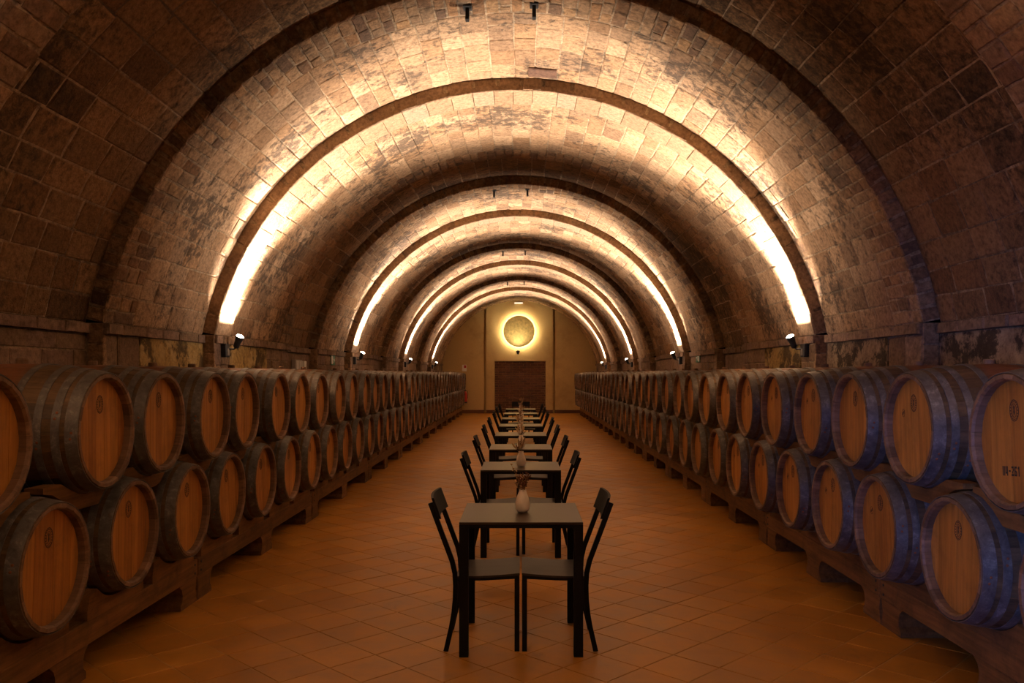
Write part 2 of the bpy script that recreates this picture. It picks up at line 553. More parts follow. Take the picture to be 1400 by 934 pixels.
def zone(P, R, ya, yb, cw, lmin, lmax, matkey, kind='block', depth=0.05, gap=0.006, jr=0.003, one=False, single_from=None, name=None):
    """courses of stones running along the vault between ya and yb"""
    a0 = th0(R)
    arc = (PI - 2 * a0) * R
    n = max(3, round(arc / cw))
    ws = [rng.uniform(.82, 1.18) for _ in range(n)]
    tot = sum(ws)
    acc = 0
    for wv in ws:
        wd = wv / tot * arc
        th = a0 + (acc + wd / 2) / R
        acc += wd
        if one:
            cuts = [ya, yb]
        else:
            cuts = [ya]
            y = ya + rng.uniform(.35, 1.0) * lmax
            while y < yb - lmin * .6:
                cuts.append(y)
                y += rng.uniform(lmin, lmax)
            cuts.append(yb)
        for a, b in zip(cuts[:-1], cuts[1:]):
            pr = rng.uniform(-.003, .003)
            mt = arc_matrix(R + pr, th, (a + b) / 2, wd - gap, b - a - gap, depth, jr)
            sg = None
            if single_from is not None:
                sg = (a + b) / 2 > single_from
            P.put(mt, matkey, kind, name=name, single=sg)

def side_pieces(P, sx, x, ya, yb, za, zb, ch, lmin, lmax, matkey, kind='block', depth=0.05, gap=0.008, name=None):
    """courses of wall stones on the inner face x of a side wall; sx -1 left, 1 right"""
    z = za
    while z < zb - .03:
        h = min(rng.uniform(ch * .85, ch * 1.15), zb - z)
        if zb - (z + h) < ch * .45:
            h = zb - z
        y = ya
        first = True
        while y < yb - .02:
            l = rng.uniform(lmin, lmax) * (rng.uniform(.4, 1) if first else 1)
            first = False
            if yb - (y + l) < lmin * .5:
                l = yb - y
            pr = rng.uniform(-.006, .006)
            p = Vector((x - sx * pr, y + l / 2, z + h / 2))
            # local x up, y along the wall, z toward the aisle
            rot = Matrix(((0, 0, -sx), (0, 1, 0), (sx, 0, 0))).to_4x4()
            mt = Matrix.Translation(p) @ rot @ Matrix.Diagonal((h - gap, l - gap, depth, 1))
            P.put(mt, matkey, kind, name=name)
            y += l
        z += h

def face_pieces(P, sx, xa, xb, y, za, zb, ch, matkey, depth=0.05, gap=0.008):
    """stones on a face that looks toward the camera"""
    z = za
    while z < zb - .03:
        h = min(rng.uniform(ch * .85, ch * 1.15), zb - z)
        if zb - (z + h) < ch * .45:
            h = zb - z
        p = Vector(((xa + xb) / 2, y + rng.uniform(-.004, .004), z + h / 2))
        rot = Matrix(((1, 0, 0), (0, 0, -1), (0, 1, 0))).to_4x4()
        mt = Matrix.Translation(p) @ rot @ Matrix.Diagonal((abs(xb - xa) - .004, h - gap, depth, 1))
        P.put(mt, matkey, 'block')
        z += h

def radial_face(P, Ra, Rb, y, cw, matkey, single=None):
    """voussoir ends seen from the front, between two radii (inner Ra, outer Rb)"""
    a0 = th0(Ra)
    arc = (PI - 2 * a0) * Ra
    n = round(arc / cw)
    acc = 0
    ws = [rng.uniform(.8, 1.2) for _ in range(n)]
    tot = sum(ws)
    for wv in ws:
        wd = wv / tot * arc
        th = a0 + (acc + wd / 2) / Ra
        acc += wd
        c, s = math.cos(th), math.sin(th)
        rm = (Ra + Rb) / 2
        p = Vector((XC + rm * c, y + rng.uniform(-.004, .006), ZC + rm * s))
        # local x tangential, y radial, z toward the camera
        rot = Matrix(((s, c, 0), (0, 0, -1), (-c, s, 0))).to_4x4()
        mt = Matrix.Translation(p) @ rot @ Matrix.Diagonal((wd - .022, Rb - Ra - .004, .05, 1))
        P.put(mt, matkey, 'brick', name='voussoir', single=single)

def wall(sx, y0, y1, R, label, mat):
    nm = 'wall_left' if sx < 0 else 'wall_right'
    x = XC + sx * xw(R)
    mb = MB()
    xa, xb = sorted((x + sx * .012, x + sx * .5))
    mb.box(xa, xb, y0 + .01, y1, 0, ZCOR1)
    o = ob(nm, mb.me(nm), M[mat])
    tag(o, label, 'wall', kind='structure')
    return o, x

def plaster_panel(parent, sx, x, ya, yb, z0, z1, mat):
    """slightly uneven rendered panel"""
    ny, nz = 10, 6
    vs, fs = [], []
    for j in range(nz + 1):
        for i in range(ny + 1):
            b = 0.0 if i in (0, ny) or j in (0, nz) else rng.uniform(0.0, .014)
            vs.append((x - sx * (0.004 + b), ya + (yb - ya) * i / ny, z0 + (z1 - z0) * j / nz))
    for j in range(nz):
        for i in range(ny):
            a = j * (ny + 1) + i
            q = (a, a + 1, a + ny + 2, a + ny + 1)
            fs.append(q if sx < 0 else q[::-1])
    n = len(vs)
    for j in range(nz + 1):
        for i in (0, ny):
            pass
    k0 = len(vs)
    vs += [(x + sx * .03, ya, z0), (x + sx * .03, yb, z0), (x + sx * .03, yb, z1), (x + sx * .03, ya, z1)]
    c = [0, ny, nz * (ny + 1) + ny, nz * (ny + 1)]
    for a in range(4):
        b = (a + 1) % 4
        # edge strips between border corners and back corners
        fs.append((k0 + a, k0 + b, c[b], c[a]))
    return ob('plaster_panel', mesh('plaster_panel', vs, fs, True), M[mat], parent)

PERW = ['beside the camera', 'nearest in view', 'second in view', 'third in view', 'farthest, before the end wall']
SIDE = {-1: 'left', 1: 'right'}

# ------------------------------------------------------------------ the vault and side walls, period by period
def do_cornice(P, sx, x, ya, yb):
    side_pieces(P, sx, x - sx * .035, ya, yb, ZCOR0, ZCOR1, .09, .24, .5, 'wallstone', depth=.085, name='cornice_stone')

for k in range(-1, 5):
    yC, yD, yE = C0 + PER * k, D0 + PER * k, D1 + PER * k
    yN = C0 + PER * (k + 1)
    if k == 4:
        yE, yN = YEND - .35, YEND
    pw = PERW[k] if k >= 0 else 'behind the camera'
    near = k in (1, 2)
    # ---- rib C
    if k >= 0:
        o = shell('ceiling', yC, yD, RC, 'stepped stone vault rib, ' + pw, .32)
        P = Pieces(o, near)
        zone(P, RC, yC, yC + .5, .108, .17, .30, 'voussoir', 'brick', gap=.014, jr=.014, name='brick')
        zone(P, RC, yC + .5, yD, .205, .26, .44, 'stone')
        radial_face(P, RC + .006, RB + .02, yC, .108, 'voussoir')
        P.close()
        for sx in (-1, 1):
            pm = 'mortar'
            wo, x = wall(sx, yC, yD, RC, '%s rib wall below the cornice, %s' % (SIDE[sx], pw), pm)
            P = Pieces(wo, near)
            pe = yC + (.62 if k == 1 else (yD - yC if k >= 2 else .6))
            side_pieces(P, sx, x, yC, pe, 1.0, ZCOR0, .26, .26, .45, 'wallstone')
            face_pieces(P, sx, x, XC + sx * xw(RB), yC, 1.0, ZCOR1, .2, 'voussoir')
            if pe < yD - .1:
                plaster_panel(wo, sx, x, pe, yD, 0.6, ZCOR0, 'plaster_y' if sx < 0 else 'plaster_g')
            do_cornice(P, sx, x, yC, yD)
            P.close()
    # ---- inner rib D
    if k >= 0:
        o = shell('ceiling', yD, yE, RD, 'inner vault rib with brightly lit band, ' + pw, .2)
        P = Pieces(o, near)
        sf = 3.3 if k == 0 else None
        zone(P, RS, yD, yD + .45, .24, .4, .5, 'ring', 'ashlar', one=True, depth=.05, gap=.003, jr=.001, name='ring_stone', single_from=sf)
        zone(P, RD, yD + .45, yE - .42, .205, .26, .44, 'stone', single_from=sf)
        zone(P, RD - .005, yE - .42, yE, .115, .18, .26, 'voussoir', 'brick', depth=.06, gap=.016, jr=.012, single_from=sf, name='brick')
        radial_face(P, RS + .004, RC + .02, yD, .25, 'ring')
        P.close()
        for sx in (-1, 1):
            wo, x = wall(sx, yD, yE, RD, '%s inner rib wall below the cornice, %s' % (SIDE[sx], pw), 'mortar')
            P = Pieces(wo, near)
            side_pieces(P, sx, x, yD, yD + .45, 1.0, ZCOR0, .24, .22, .45, 'wallstone')
            face_pieces(P, sx, x, XC + sx * xw(RC), yD, 1.0, ZCOR1, .2, 'voussoir')
            pe = yD + (1.75 if k == 1 else .45)
            if k == 1:
                plaster_panel(wo, sx, x, yD + .45, pe, .6, ZCOR0, 'plaster_y')
            side_pieces(P, sx, x, pe, yE, 1.0, ZCOR0, .25, .26, .45, 'wallstone')
            do_cornice(P, sx, x, yD, yE)
            P.close()
    # ---- bay
    y0b = yE
    if k == -1:
        y0b = YBACK
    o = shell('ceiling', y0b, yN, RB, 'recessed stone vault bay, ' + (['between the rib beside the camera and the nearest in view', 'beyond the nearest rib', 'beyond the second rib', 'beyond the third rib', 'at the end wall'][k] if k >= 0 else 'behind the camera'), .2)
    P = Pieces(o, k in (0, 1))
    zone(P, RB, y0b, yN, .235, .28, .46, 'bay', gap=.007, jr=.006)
    P.close()
    for sx in (-1, 1):
        wo, x = wall(sx, y0b, yN, RB, '%s bay wall below the cornice, %s' % (SIDE[sx], (['nearest in view', 'beyond the nearest rib', 'beyond the second rib', 'beyond the third rib', 'at the end wall'][k] if k >= 0 else 'behind the camera')), 'mortar')
        P = Pieces(wo, k in (0, 1))
        if k == 0 and sx > 0:
            plaster_panel(wo, sx, x, y0b, yN, .6, ZCOR0, 'plaster_g')
        else:
            side_pieces(P, sx, x, y0b, yN, 1.0, ZCOR0, .27, .3, .55, 'wallstone')
        do_cornice(P, sx, x, y0b, yN)
        P.close()
# the rib behind the camera ends the space at C0 of period 0 (YBACK bay), closed by wall_front

# terracotta slab let into the near rib, iron stubs at the crown
slab_y = 8.57 - .20
th = PI / 2 - math.atan2(.22 - XC, RC)
o = ob('terracotta_slab', block_mesh('block', 3, 'terracotta'), None, None, mtx=arc_matrix(RC - .022, th, slab_y, .29, .22, .06))
tag(o, 'reddish terracotta slab set into the nearest lit rib beside the crown', 'slab')
for k in range(1, 5):
    yh = C0 + PER * k + .34
    for xh, sd in ((-.44, 'left'), (.11, 'right')):
        r = RC - .0
        zt = ZC + math.sqrt(r * r - (xh - XC) ** 2)
        mb = MB()
        mb.box(-.035, .035, -.05, .05, -.008, .012, .003)
        mb.box(-.016, .016, -.016, .016, -.10, 0, .004)
        mb.box(-.016, .016, -.05, .016, -.115, -.09, .004)
        o = ob('iron_hook', mb.me('iron_hook'), M['iron'], None, (xh, yh, zt))
        tag(o, 'small black iron hook at the crown of the %s rib, %s one of the pair' % (['nearest', 'second', 'third', 'farthest'][k - 1], sd), 'hook', 'iron hooks at the vault crown')

# ------------------------------------------------------------------ end wall
def end_wall():
    mb = MB()
    y = YEND
    xg0, xg1 = (661.8 - 712) / FPX * y, (664.6 - 712) / FPX * y      # grooves
    xh0, xh1 = (755.8 - 712) / FPX * y, (758.8 - 712) / FPX * y
    xo0, xo1 = (676.4 - 712) / FPX * y, (746 - 712) / FPX * y        # brick opening
    zo = 1.6 + (511 - 493.7) / FPX * y
    mb.box(-3.7, 3.6, y + .16, y + .4, 0, 5.1)
    mb.box(-3.7, xg0, y, y + .16, 0, 5.1)
    mb.box(xh1, 3.6, y, y + .16, 0, 5.1)
    mb.box(xg1, xo0, y - .02, y + .16, 0, 5.1)
    mb.box(xo1, xh0, y - .02, y + .16, 0, 5.1)
    mb.box(xo0, xo1, y - .02, y + .16, zo, 5.1)
    o = ob('wall_back', mb.me('wall_back'), M['endwall'])
    tag(o, 'ochre plastered end wall with two vertical grooves', 'wall', kind='structure')
    # bricked-up doorway
    bb = MB()
    bh, bl = .095, .29
    z = 0.0
    row = 0
    while z < zo - .02:
        h = min(bh, zo - z)
        x = xo0 - (bl / 2 if row % 2 else 0)
        while x < xo1:
            a, b = max(x, xo0), min(x + bl, xo1)
            if b - a > .03:
                d = rng.uniform(-.008, .008)
                bb.box(a + .006, b - .006, y + .085 + d, y + .17, z + .006, z + h - .006)
            x += bl
        z += h
        row += 1
    bo = ob('brick', bb.me('brick'), M['brick'], o)
    bo['kind'] = 'stuff'
    for (a, b, nm) in ((-3.3, xg0, 0), (xg1, xo0, 1), (xo1, xh0, 2), (xh1, 3.2, 3)):
        m2 = MB().box(a, b, y - .045, y - .001, 0, .13, .006)
        s = ob('baseboard_back', m2.me('baseboard_back'), M['skirting'])
        tag(s, 'dark red skirting along the end wall, %s stretch from the left' % ordw(nm + 1), 'baseboard', kind='structure')
end_wall()

# wall behind the camera with a glazed doorway that lets in daylight
mb = MB()
mb.box(-3.7, -3.0, YBACK - .3, YBACK, 0, 5.1)
mb.box(-1.6, 3.6, YBACK - .3, YBACK, 0, 5.1)
mb.box(-3.0, -1.6, YBACK - .3, YBACK, 2.2, 5.1)
tag(ob('wall_front', mb.me('wall_front'), M['plaster_g']), 'plastered wall behind the camera with a doorway', 'wall', kind='structure')
d = ob('door_1', MB().box(-3.0, -2.94, YBACK - .2, YBACK - .1, 0, 2.2).box(-1.66, -1.6, YBACK - .2, YBACK - .1, 0, 2.2).box(-2.94, -1.66, YBACK - .2, YBACK - .1, 2.14, 2.2).me('door_1'), M['doorframe'])
tag(d, 'open doorway frame behind the camera', 'door', kind='structure')

# ------------------------------------------------------------------ floor of diagonal tiles
fl = ob('floor', MB().box(-3.7, 3.6, YBACK - .3, YEND + .4, -.12, -.003).me('floor'), M['grout'])
tag(fl, 'terracotta tile floor laid diagonally', 'floor', kind='structure')
TS = .30
def tile_piece(s, r):
    h = s / 2 - .0032
    b = .002
    ring = [(-h, -h), (h, -h), (h, h), (-h, h)]
    dz = [r.uniform(-.0008, .0008) for _ in range(4)]
    vs = [(x, y, -.012) for x, y in ring] + [(x, y, -.0015) for x, y in ring] + [(x - math.copysign(b, x), y - math.copysign(b, y), q) for (x, y), q in zip(ring, dz)]
    fs = [(k * 4 + i, k * 4 + (i + 1) % 4, (k + 1) * 4 + (i + 1) % 4, (k + 1) * 4 + i) for k in (0, 1) for i in range(4)] + [(8, 9, 10, 11)]
    return vs, fs
tiles = []
c45 = math.sqrt(.5)
for i in range(-90, 90):
    for j in range(-90, 90):
        u, v = (i + .5) * TS, (j + .5) * TS
        x, y = (u - v) * c45 + .02, (u + v) * c45 + .08 + 14
        if -3.05 < x < 2.95 and -2.5 < y < YEND - .2:
            tiles.append((x, y))
vis = [t for t in tiles if t[1] > 3.75 and abs(t[0]) < 2.75 and abs(t[0]) < .66 * t[1]]
vis.sort(key=lambda t: t[1])
solo = set(vis[:300])
TV = [tile_piece(TS, random.Random(300 + i)) for i in range(6)]
TM = [mesh('tile', *t) for t in TV]
for t in TM:
    t.materials.append(M['tile'])
far = MB()
for (x, y) in tiles:
    i = rng.randrange(6)
    m = Matrix.Translation((x, y, rng.uniform(-.0012, .0004))) @ Matrix.Rotation(PI / 4 + rng.randrange(4) * PI / 2, 4, 'Z')
    if (x, y) in solo:
        ob('tile', TM[i], None, fl, mtx=m)
    else:
        far.add(TV[i][0], TV[i][1], m)
fo = ob('tile', far.me('tile'), M['tile'], fl)
fo['kind'] = 'stuff'

# ------------------------------------------------------------------ barrels
BL, RR, RBIL = .90, .298, .350
def brad(x):
    t = (x - BL / 2) / (BL / 2)
    return RR + (RBIL - RR) * (1 - t * t)
HZ = RBIL     # axis height above the barrel's base

NST = 26
def stave_mesh():
    da = 2 * PI / NST * .985 / 2
    xs = [0.0, .012, .08, .2, .32, .45, .58, .7, .82, .9]
    vs, fs = [], []
    for k, x in enumerate(xs):
        r = brad(x) - (.004 if k == 0 else 0)
        for a in (-da, da):
            vs.append((x, r * math.sin(a), r * math.cos(a)))
    n = len(xs)
    for k in range(n - 1):
        fs.append((k * 2, k * 2 + 1, k * 2 + 3, k * 2 + 2))
    # front end and chine inside
    i0 = len(vs)
    for x, r in ((0.0, RR - .022), (.012, RR - .030), (.06, RR - .030)):
        for a in (-da, da):
            vs.append((x, r * math.sin(a), r * math.cos(a)))
    fs.append((1, 0, i0, i0 + 1))
    fs.append((i0 + 1, i0, i0 + 2, i0 + 3))
    fs.append((i0 + 3, i0 + 2, i0 + 4, i0 + 5))
    # back end
    j0 = len(vs)
    for a in (-da, da):
        vs.append((.9, (RR - .027) * math.sin(a), (RR - .027) * math.cos(a)))
    fs.append((2 * n - 2, 2 * n - 1, j0 + 1, j0))
    return mesh('stave', vs, fs)
STAVE = stave_mesh()
STAVE.materials.append(M['stave'])
STAVE.materials.append(M['chine'])
for p in STAVE.polygons[9:12]:
    p.material_index = 1

def body_mesh():
    """whole stave cask as 26 islands for barrels too far off to pick staves apart"""
    mb = MB()
    vs = [v.co.copy() for v in STAVE.vertices]
    fs = [tuple(p.vertices) for p in STAVE.polygons]
    for i in range(NST):
        mb.add(vs, fs, Matrix.Rotation(2 * PI * i / NST, 4, 'X'))
    me = mb.me('staves')
    np_ = len(fs)
    me.materials.append(M['stave'])
    me.materials.append(M['chine'])
    for i, p in enumerate(me.polygons):
        if 9 <= i % np_ < 12:
            p.material_index = 1
    return me
BODY = body_mesh()

HOOPS = [(.003, .060), (.084, .122), (.165, .202), (.285, .322)]
HOOPS = HOOPS + [(BL - b, BL - a) for a, b in HOOPS]
def hoop_mesh(a, b, seg):
    mb = MB()
    ra, rb = brad(a), brad(b)
    mb.lathe([(ra + .0002, a), (ra + .0035, a)], seg, 'x', cap0=False, cap1=False)
    mb.lathe([(ra + .0035, a), (brad((a + b) / 2) + .0038, (a + b) / 2), (rb + .0035, b)], seg, 'x', cap0=False, cap1=False)
    mb.lathe([(rb + .0035, b), (rb + .0002, b)], seg, 'x', cap0=False, cap1=False)
    me = mb.me('hoop', True)
    me.materials.append(M['hoop'])
    return me
HOOP_N = [hoop_mesh(a, b, 52) for a, b in HOOPS]
HOOP_F = [hoop_mesh(a, b, 26) for a, b in HOOPS]

def rivet_mesh(a, b):
    mb = MB()
    r = brad((a + b) / 2) + .0035
    for dx, dy in ((0, 0), (.006, .03)):
        mm = Matrix.Translation(((a + b) / 2 + dx - .003, dy - .015, r)) 
        mb.lathe([(.007, 0), (.0065, .002), (.003, .0038)], 8, 'z', mm, cap0=False)
    me = mb.me('rivet')
    me.materials.append(M['rust'])
    return me
RIVETS = [rivet_mesh(a, b) for a, b in HOOPS[:4]]

RH = RR - .031
def head_boards():
    cuts = [-RH, -.195, -.12, -.045, .035, .11, .19, RH]
    out = []
    for a, b in zip(cuts[:-1], cuts[1:]):
        a2, b2 = a + .0008, b - .0008
        def half(y):
            return math.sqrt(max(0, RH * RH - y * y))
        ys = [a2 + (b2 - a2) * i / 5 for i in range(6)]
        poly = [(y, half(y)) for y in ys] + [(y, -half(y)) for y in reversed(ys)]
        # drop doubled tip points
        pl = []
        for p in poly:
            if not pl or abs(p[0] - pl[-1][0]) + abs(p[1] - pl[-1][1]) > 1e-4:
                pl.append(p)
        out.append(pl)
    return out
HB = head_boards()
HB_ME = []
for i, pl in enumerate(HB):
    me = MB().prism(pl, .046 + (.0006 if i % 2 else 0), .056, 'x').me('head_board')
    me.materials.append(M['head'])
    HB_ME.append(me)
hd = MB()
for i, pl in enumerate(HB):
    hd.prism(pl, .046 + (.0006 if i % 2 else 0), .056, 'x')
HEAD_F = hd.me('head')
HEAD_F.materials.append(M['head'])
HEAD_N = MB().lathe([(RH + .003, .054), (RH + .003, .062)], 40, 'x').me('head')
HEAD_N.materials.append(M['stave'])
BACKHEAD = MB().lathe([(RH, BL - .05), (RH, BL - .038)], 26, 'x').me('rear_head')
BACKHEAD.materials.append(M['head'])
BUNG = MB().lathe([(.030, RBIL - .012), (.030, RBIL + .018), (.026, RBIL + .024)], 14, 'z', Matrix.Translation((BL / 2, 0, 0)), cap0=False).me('bung')
BUNG.materials.append(M['bung'])

def flat(mb, pts, x, flip=False):
    """flat shape lying on the head, points are (y, z)"""
    n = len(pts)
    vs = [(x, y, z) for y, z in pts] + [(x - .0008, y, z) for y, z in pts]
    fs = [tuple(range(n, 2 * n))] + [(i, (i + 1) % n, n + (i + 1) % n, n + i) for i in range(n)]
    mb.add(vs, fs)

def ringshape(mb, cy, cz, ry, rz, t, x, seg=20):
    for i in range(seg):
        a, b = 2 * PI * i / seg, 2 * PI * (i + 1) / seg
        p = [(cy + ry * math.cos(a), cz + rz * math.sin(a)), (cy + ry * math.cos(b), cz + rz * math.sin(b)),
             (cy + (ry - t) * math.cos(b), cz + (rz - t) * math.sin(b)), (cy + (ry - t) * math.cos(a), cz + (rz - t) * math.sin(a))]
        flat(mb, p, x)

def stamp_mesh(cy, cz, s, full=True):
    mb = MB()
    x = .0458
    ringshape(mb, cy, cz, .030 * s, .042 * s, .0035 * s, x)
    if full:
        # dotted collar of letters, a lozenge and a small tower in the middle
        for i in range(18):
            a = 2 * PI * i / 18
            y0, z0 = cy + .0225 * s * math.cos(a), cz + .034 * s * math.sin(a)
            q = .0022 * s
            flat(mb, [(y0 - q, z0 - q), (y0 + q, z0 - q), (y0 + q, z0 + q), (y0 - q, z0 + q)], x)
        ringshape(mb, cy, cz, .017 * s, .027 * s, .002 * s, x, 16)
        flat(mb, [(cy, cz - .019 * s), (cy + .006 * s, cz - .006 * s), (cy + .003 * s, cz + .004 * s), (cy + .006 * s, cz + .012 * s), (cy, cz + .021 * s),
                  (cy - .006 * s, cz + .012 * s), (cy - .003 * s, cz + .004 * s), (cy - .006 * s, cz - .006 * s)], x)
    return mb
STAMP = stamp_mesh(0, .135, 1.15).me('stamp')
STAMP.materials.append(M['stamp'])
m2 = stamp_mesh(.125, .085, .55, False)
for (a, b) in ((-.006, .004), (.006, -.004)):
    flat(m2, [(.125 + a - .004, .085 + b - .008), (.125 + a + .004, .085 + b - .008), (.125 + a + .004, .085 + b + .008), (.125 + a - .004, .085 + b + .008)], .0458)
STAMP2 = m2.me('small_stamp')
STAMP2.materials.append(M['stamp'])

def stencil_mesh(txt, h, wd):
    """block stencil figures lying on the head; the head faces -X, so the reader's right is local -y"""
    G = {'0': [(0, 0, .36, 1), (.64, 0, 1, 1)],
         '4': [(0, .38, .34, 1), (.6, 0, .96, 1), (0, .22, .56, .40)],
         '-': [(.15, .42, .85, .60)],
         '2': [(.05, .80, .9, 1), (.62, .50, .96, .78), (.25, .26, .6, .52), (0, 0, 1, .22)],
         '6': [(0, 0, .34, 1), (.4, .80, .95, 1), (.64, 0, 1, .52), (.36, .42, .6, .58), (.36, 0, .6, .16)],
         '1': [(.35, 0, .72, 1), (.1, .74, .32, .92)]}
    mb = MB()
    adv = wd * 1.28
    x = -adv * len(txt) / 2
    for ch in txt:
        for a, b, c, d in G[ch]:
            y0, y1 = -(x + a * wd), -(x + c * wd)
            flat(mb, [(y0, b * h), (y1, b * h), (y1, d * h), (y0, d * h)], .0457)
        x += adv
    return mb.me('stencil_number')

def barrel(sx, xr, y, zc, detail, label, group, number=None):
    root = empty('wine_barrel', (sx * xr, y, zc - HZ), 0 if sx > 0 else PI)
    tag(root, label, 'barrel', group)
    ax = (0, 0, HZ)
    spin = rng.uniform(-.1, .1)
    if detail >= 2:
        o0 = rng.random()
        for i in range(NST):
            ob('stave', STAVE, None, root, ax, (2 * PI * (i + o0) / NST, 0, 0))
    else:
        ob('staves', BODY, None, root, ax, (rng.random() * 6, 0, 0))['kind'] = 'stuff'
    hm = HOOP_N if detail >= 2 else HOOP_F
    for i in range(len(HOOPS)):
        if detail == 0 and i > 4:
            continue
        h = ob('hoop', hm[i], None, root, ax, (rng.uniform(-.2, .2), 0, 0))
        if detail >= 2 and i < 3:
            # the lap and rivets face the camera side
            ob('rivet', RIVETS[i], None, h, (0, 0, 0), ((1.75 + rng.uniform(-.35, .3)) * sx, 0, 0))
    tilt = rng.uniform(-.12, .12)
    if detail >= 2:
        hd = ob('head', HEAD_N, None, root, ax, (tilt, 0, 0))
        for me in HB_ME:
            ob('head_board', me, None, hd)
    else:
        hd = ob('head', HEAD_F, None, root, ax, (tilt, 0, 0))
    if detail >= 1:
        ob('stamp', STAMP, None, hd)
        if sx > 0 and detail >= 2 and rng.random() < .8:
            ob('small_stamp', STAMP2, None, hd)
    if number:
        me = stencil_mesh(number, .042, .0175)
        o = ob('stencil_number', me, M['ink'], hd, (0, .040, -.150))
        o['label'] = 'black stencilled number on barrel head'
    ob('rear_head', BACKHEAD, None, root, ax)
    ob('bung', BUNG, None, root, ax)
    return root

def fill(lst, pitch, end):
    out = list(lst)
    while out[-1] + pitch < end:
        out.append(out[-1] + pitch)
    return out

ZLOW, ZUP = .70, 1.305
XRL, XRR = 2.16, 2.09       # planes of the barrel rims
UL = fill([3.42, 4.34, 5.08, 5.89, 6.65, 7.48, 8.30, 9.09, 9.99, 10.80, 11.66], .83, 32.9)
UR = fill([3.62, 4.53, 5.31, 6.13, 6.92, 7.80, 8.61, 9.47, 10.36, 11.22, 12.15], .84, 32.9)
LL = [2.98] + [(a + b) / 2 for a, b in zip(UL[:-1], UL[1:])]
LR = [3.20] + [(a + b) / 2 for a, b in zip(UR[:-1], UR[1:])]

def bdetail(y):
    return 2 if y < 8.4 else (1 if y < 16 else 0)

def row_labels(n, row, side, skip=0):
    out = []
    for i in range(n):
        j = i + 1 - skip
        if j <= 0:
            out.append('oak wine barrel lying just outside the view at the %s row\'s near end, %s side' % (row, side))
        elif j == 1:
            out.append('oak wine barrel nearest the camera in the %s row along the %s wall' % (row, side))
        elif i == n - 1:
            out.append('oak wine barrel farthest from the camera in the %s row along the %s wall' % (row, side))
        else:
            out.append('oak wine barrel, %s from the camera in the %s row along the %s wall' % (ordw(j), row, side))
    return out

for sx, side, xr, U, L in ((-1, 'left', XRL, UL, LL), (1, 'right', XRR, UR, LR)):
    ll = row_labels(len(L), 'lower', side, 1 if sx < 0 else 0)
    for y, lb in zip(L, ll):
        barrel(sx, xr + rng.uniform(-.012, .012), y, ZLOW, bdetail(y), lb, 'wine barrels in the lower %s row' % side)
    lu = row_labels(len(U), 'upper', side)
    if sx > 0:
        lu[0] = 'oak wine barrel with black stencilled number, nearest in the right upper row'
    for i, (y, lb) in enumerate(zip(U, lu)):
        barrel(sx, xr + rng.uniform(-.015, .015), y, ZUP, bdetail(y), lb, 'wine barrels in the upper %s row' % side, '04-261' if sx > 0 and i == 0 else None)

# ------------------------------------------------------------------ chocks between the rows
def chock_mesh(gap):
    """plank piece hollowed by the upper barrel and the two lower ones; local origin under the upper barrel's axis"""
    du = ZUP - ZLOW
    rl, ru = .328, .328
    hw = gap / 2 - .02
    n = 10
    top, bot = [], []
    for i in range(n + 1):
        y = -hw + 2 * hw * i / n
        zu = ZUP - math.sqrt(max(0, ru * ru - y * y)) if abs(y) < ru * .9 else ZUP
        zt = min(zu, 1.055)
        d1 = gap / 2 - abs(y)
        zb = ZLOW + math.sqrt(max(0, rl * rl - d1 * d1)) if d1 < rl else ZLOW
        zb = max(zb, .905)
        if zt - zb < .004:
            zt = zb + .004
        top.append((y, zt))
        bot.append((y, zb))
    return MB().prism(bot + top[::-1], -.045, .045, 'x').me('barrel_chock')
CH = {}
for sx, side, xr, U, L in ((-1, 'left', XRL, UL, LL), (1, 'right', XRR, UR, LR)):
    for i, y in enumerate(U):
        g = round(L[i + 1] - L[i], 2) if i + 1 < len(L) else .83
        g = min(max(g, .78), .88)
        if g not in CH:
            CH[g] = chock_mesh(g)
            CH[g].materials.append(M['rack'])
        which = 'nearest' if i == 0 else ('farthest' if i == len(U) - 1 else ordw(i + 1))
        o = ob('barrel_chock', CH[g], None, None, (sx * (xr + .145), y, 0))
        tag(o, 'dark wooden chock under the %s upper barrel along the %s wall' % (which, side), 'chock', 'wooden chocks under the %s upper barrels' % side)

# ------------------------------------------------------------------ racks
def foot_poly(y0, y1, lens0, lens1):
    """outline (y, z) of a foot: joint sides have a shallow hollow, free sides flare at the top"""
    zt = .175
    p = []
    if lens0:
        left = [(y0, 0), (y0 + .012, .045), (y0 + .022, .09), (y0 + .012, .135), (y0, zt)]
    else:
        left = [(y0 + .03, 0), (y0 + .03, .035), (y0 + .055, .06), (y0 + .06, .10), (y0 + .045, .14), (y0, zt)]
    if lens1:
        right = [(y1, zt), (y1 - .012, .135), (y1 - .022, .09), (y1 - .012, .045), (y1, 0)]
    else:
        right = [(y1, zt), (y1 - .045, .14), (y1 - .06, .10), (y1 - .055, .06), (y1 - .03, .035), (y1 - .03, 0)]
    return left + right

def cradle_poly():
    r = .341
    pts = [(-.325, .295), (.325, .295), (.325, .345), (.300, .425), (.235, .435)]
    arc = []
    n = 10
    for i in range(n + 1):
        y = .225 - .45 * i / n
        arc.append((y, ZLOW - math.sqrt(r * r - y * y)))
    pts += arc
    pts += [(-.235, .435), (-.300, .425), (-.325, .345)]
    return pts
CRADLE = MB().prism(cradle_poly(), 0, .11, 'x').me('cradle')
CRADLE.materials.append(M['rack'])

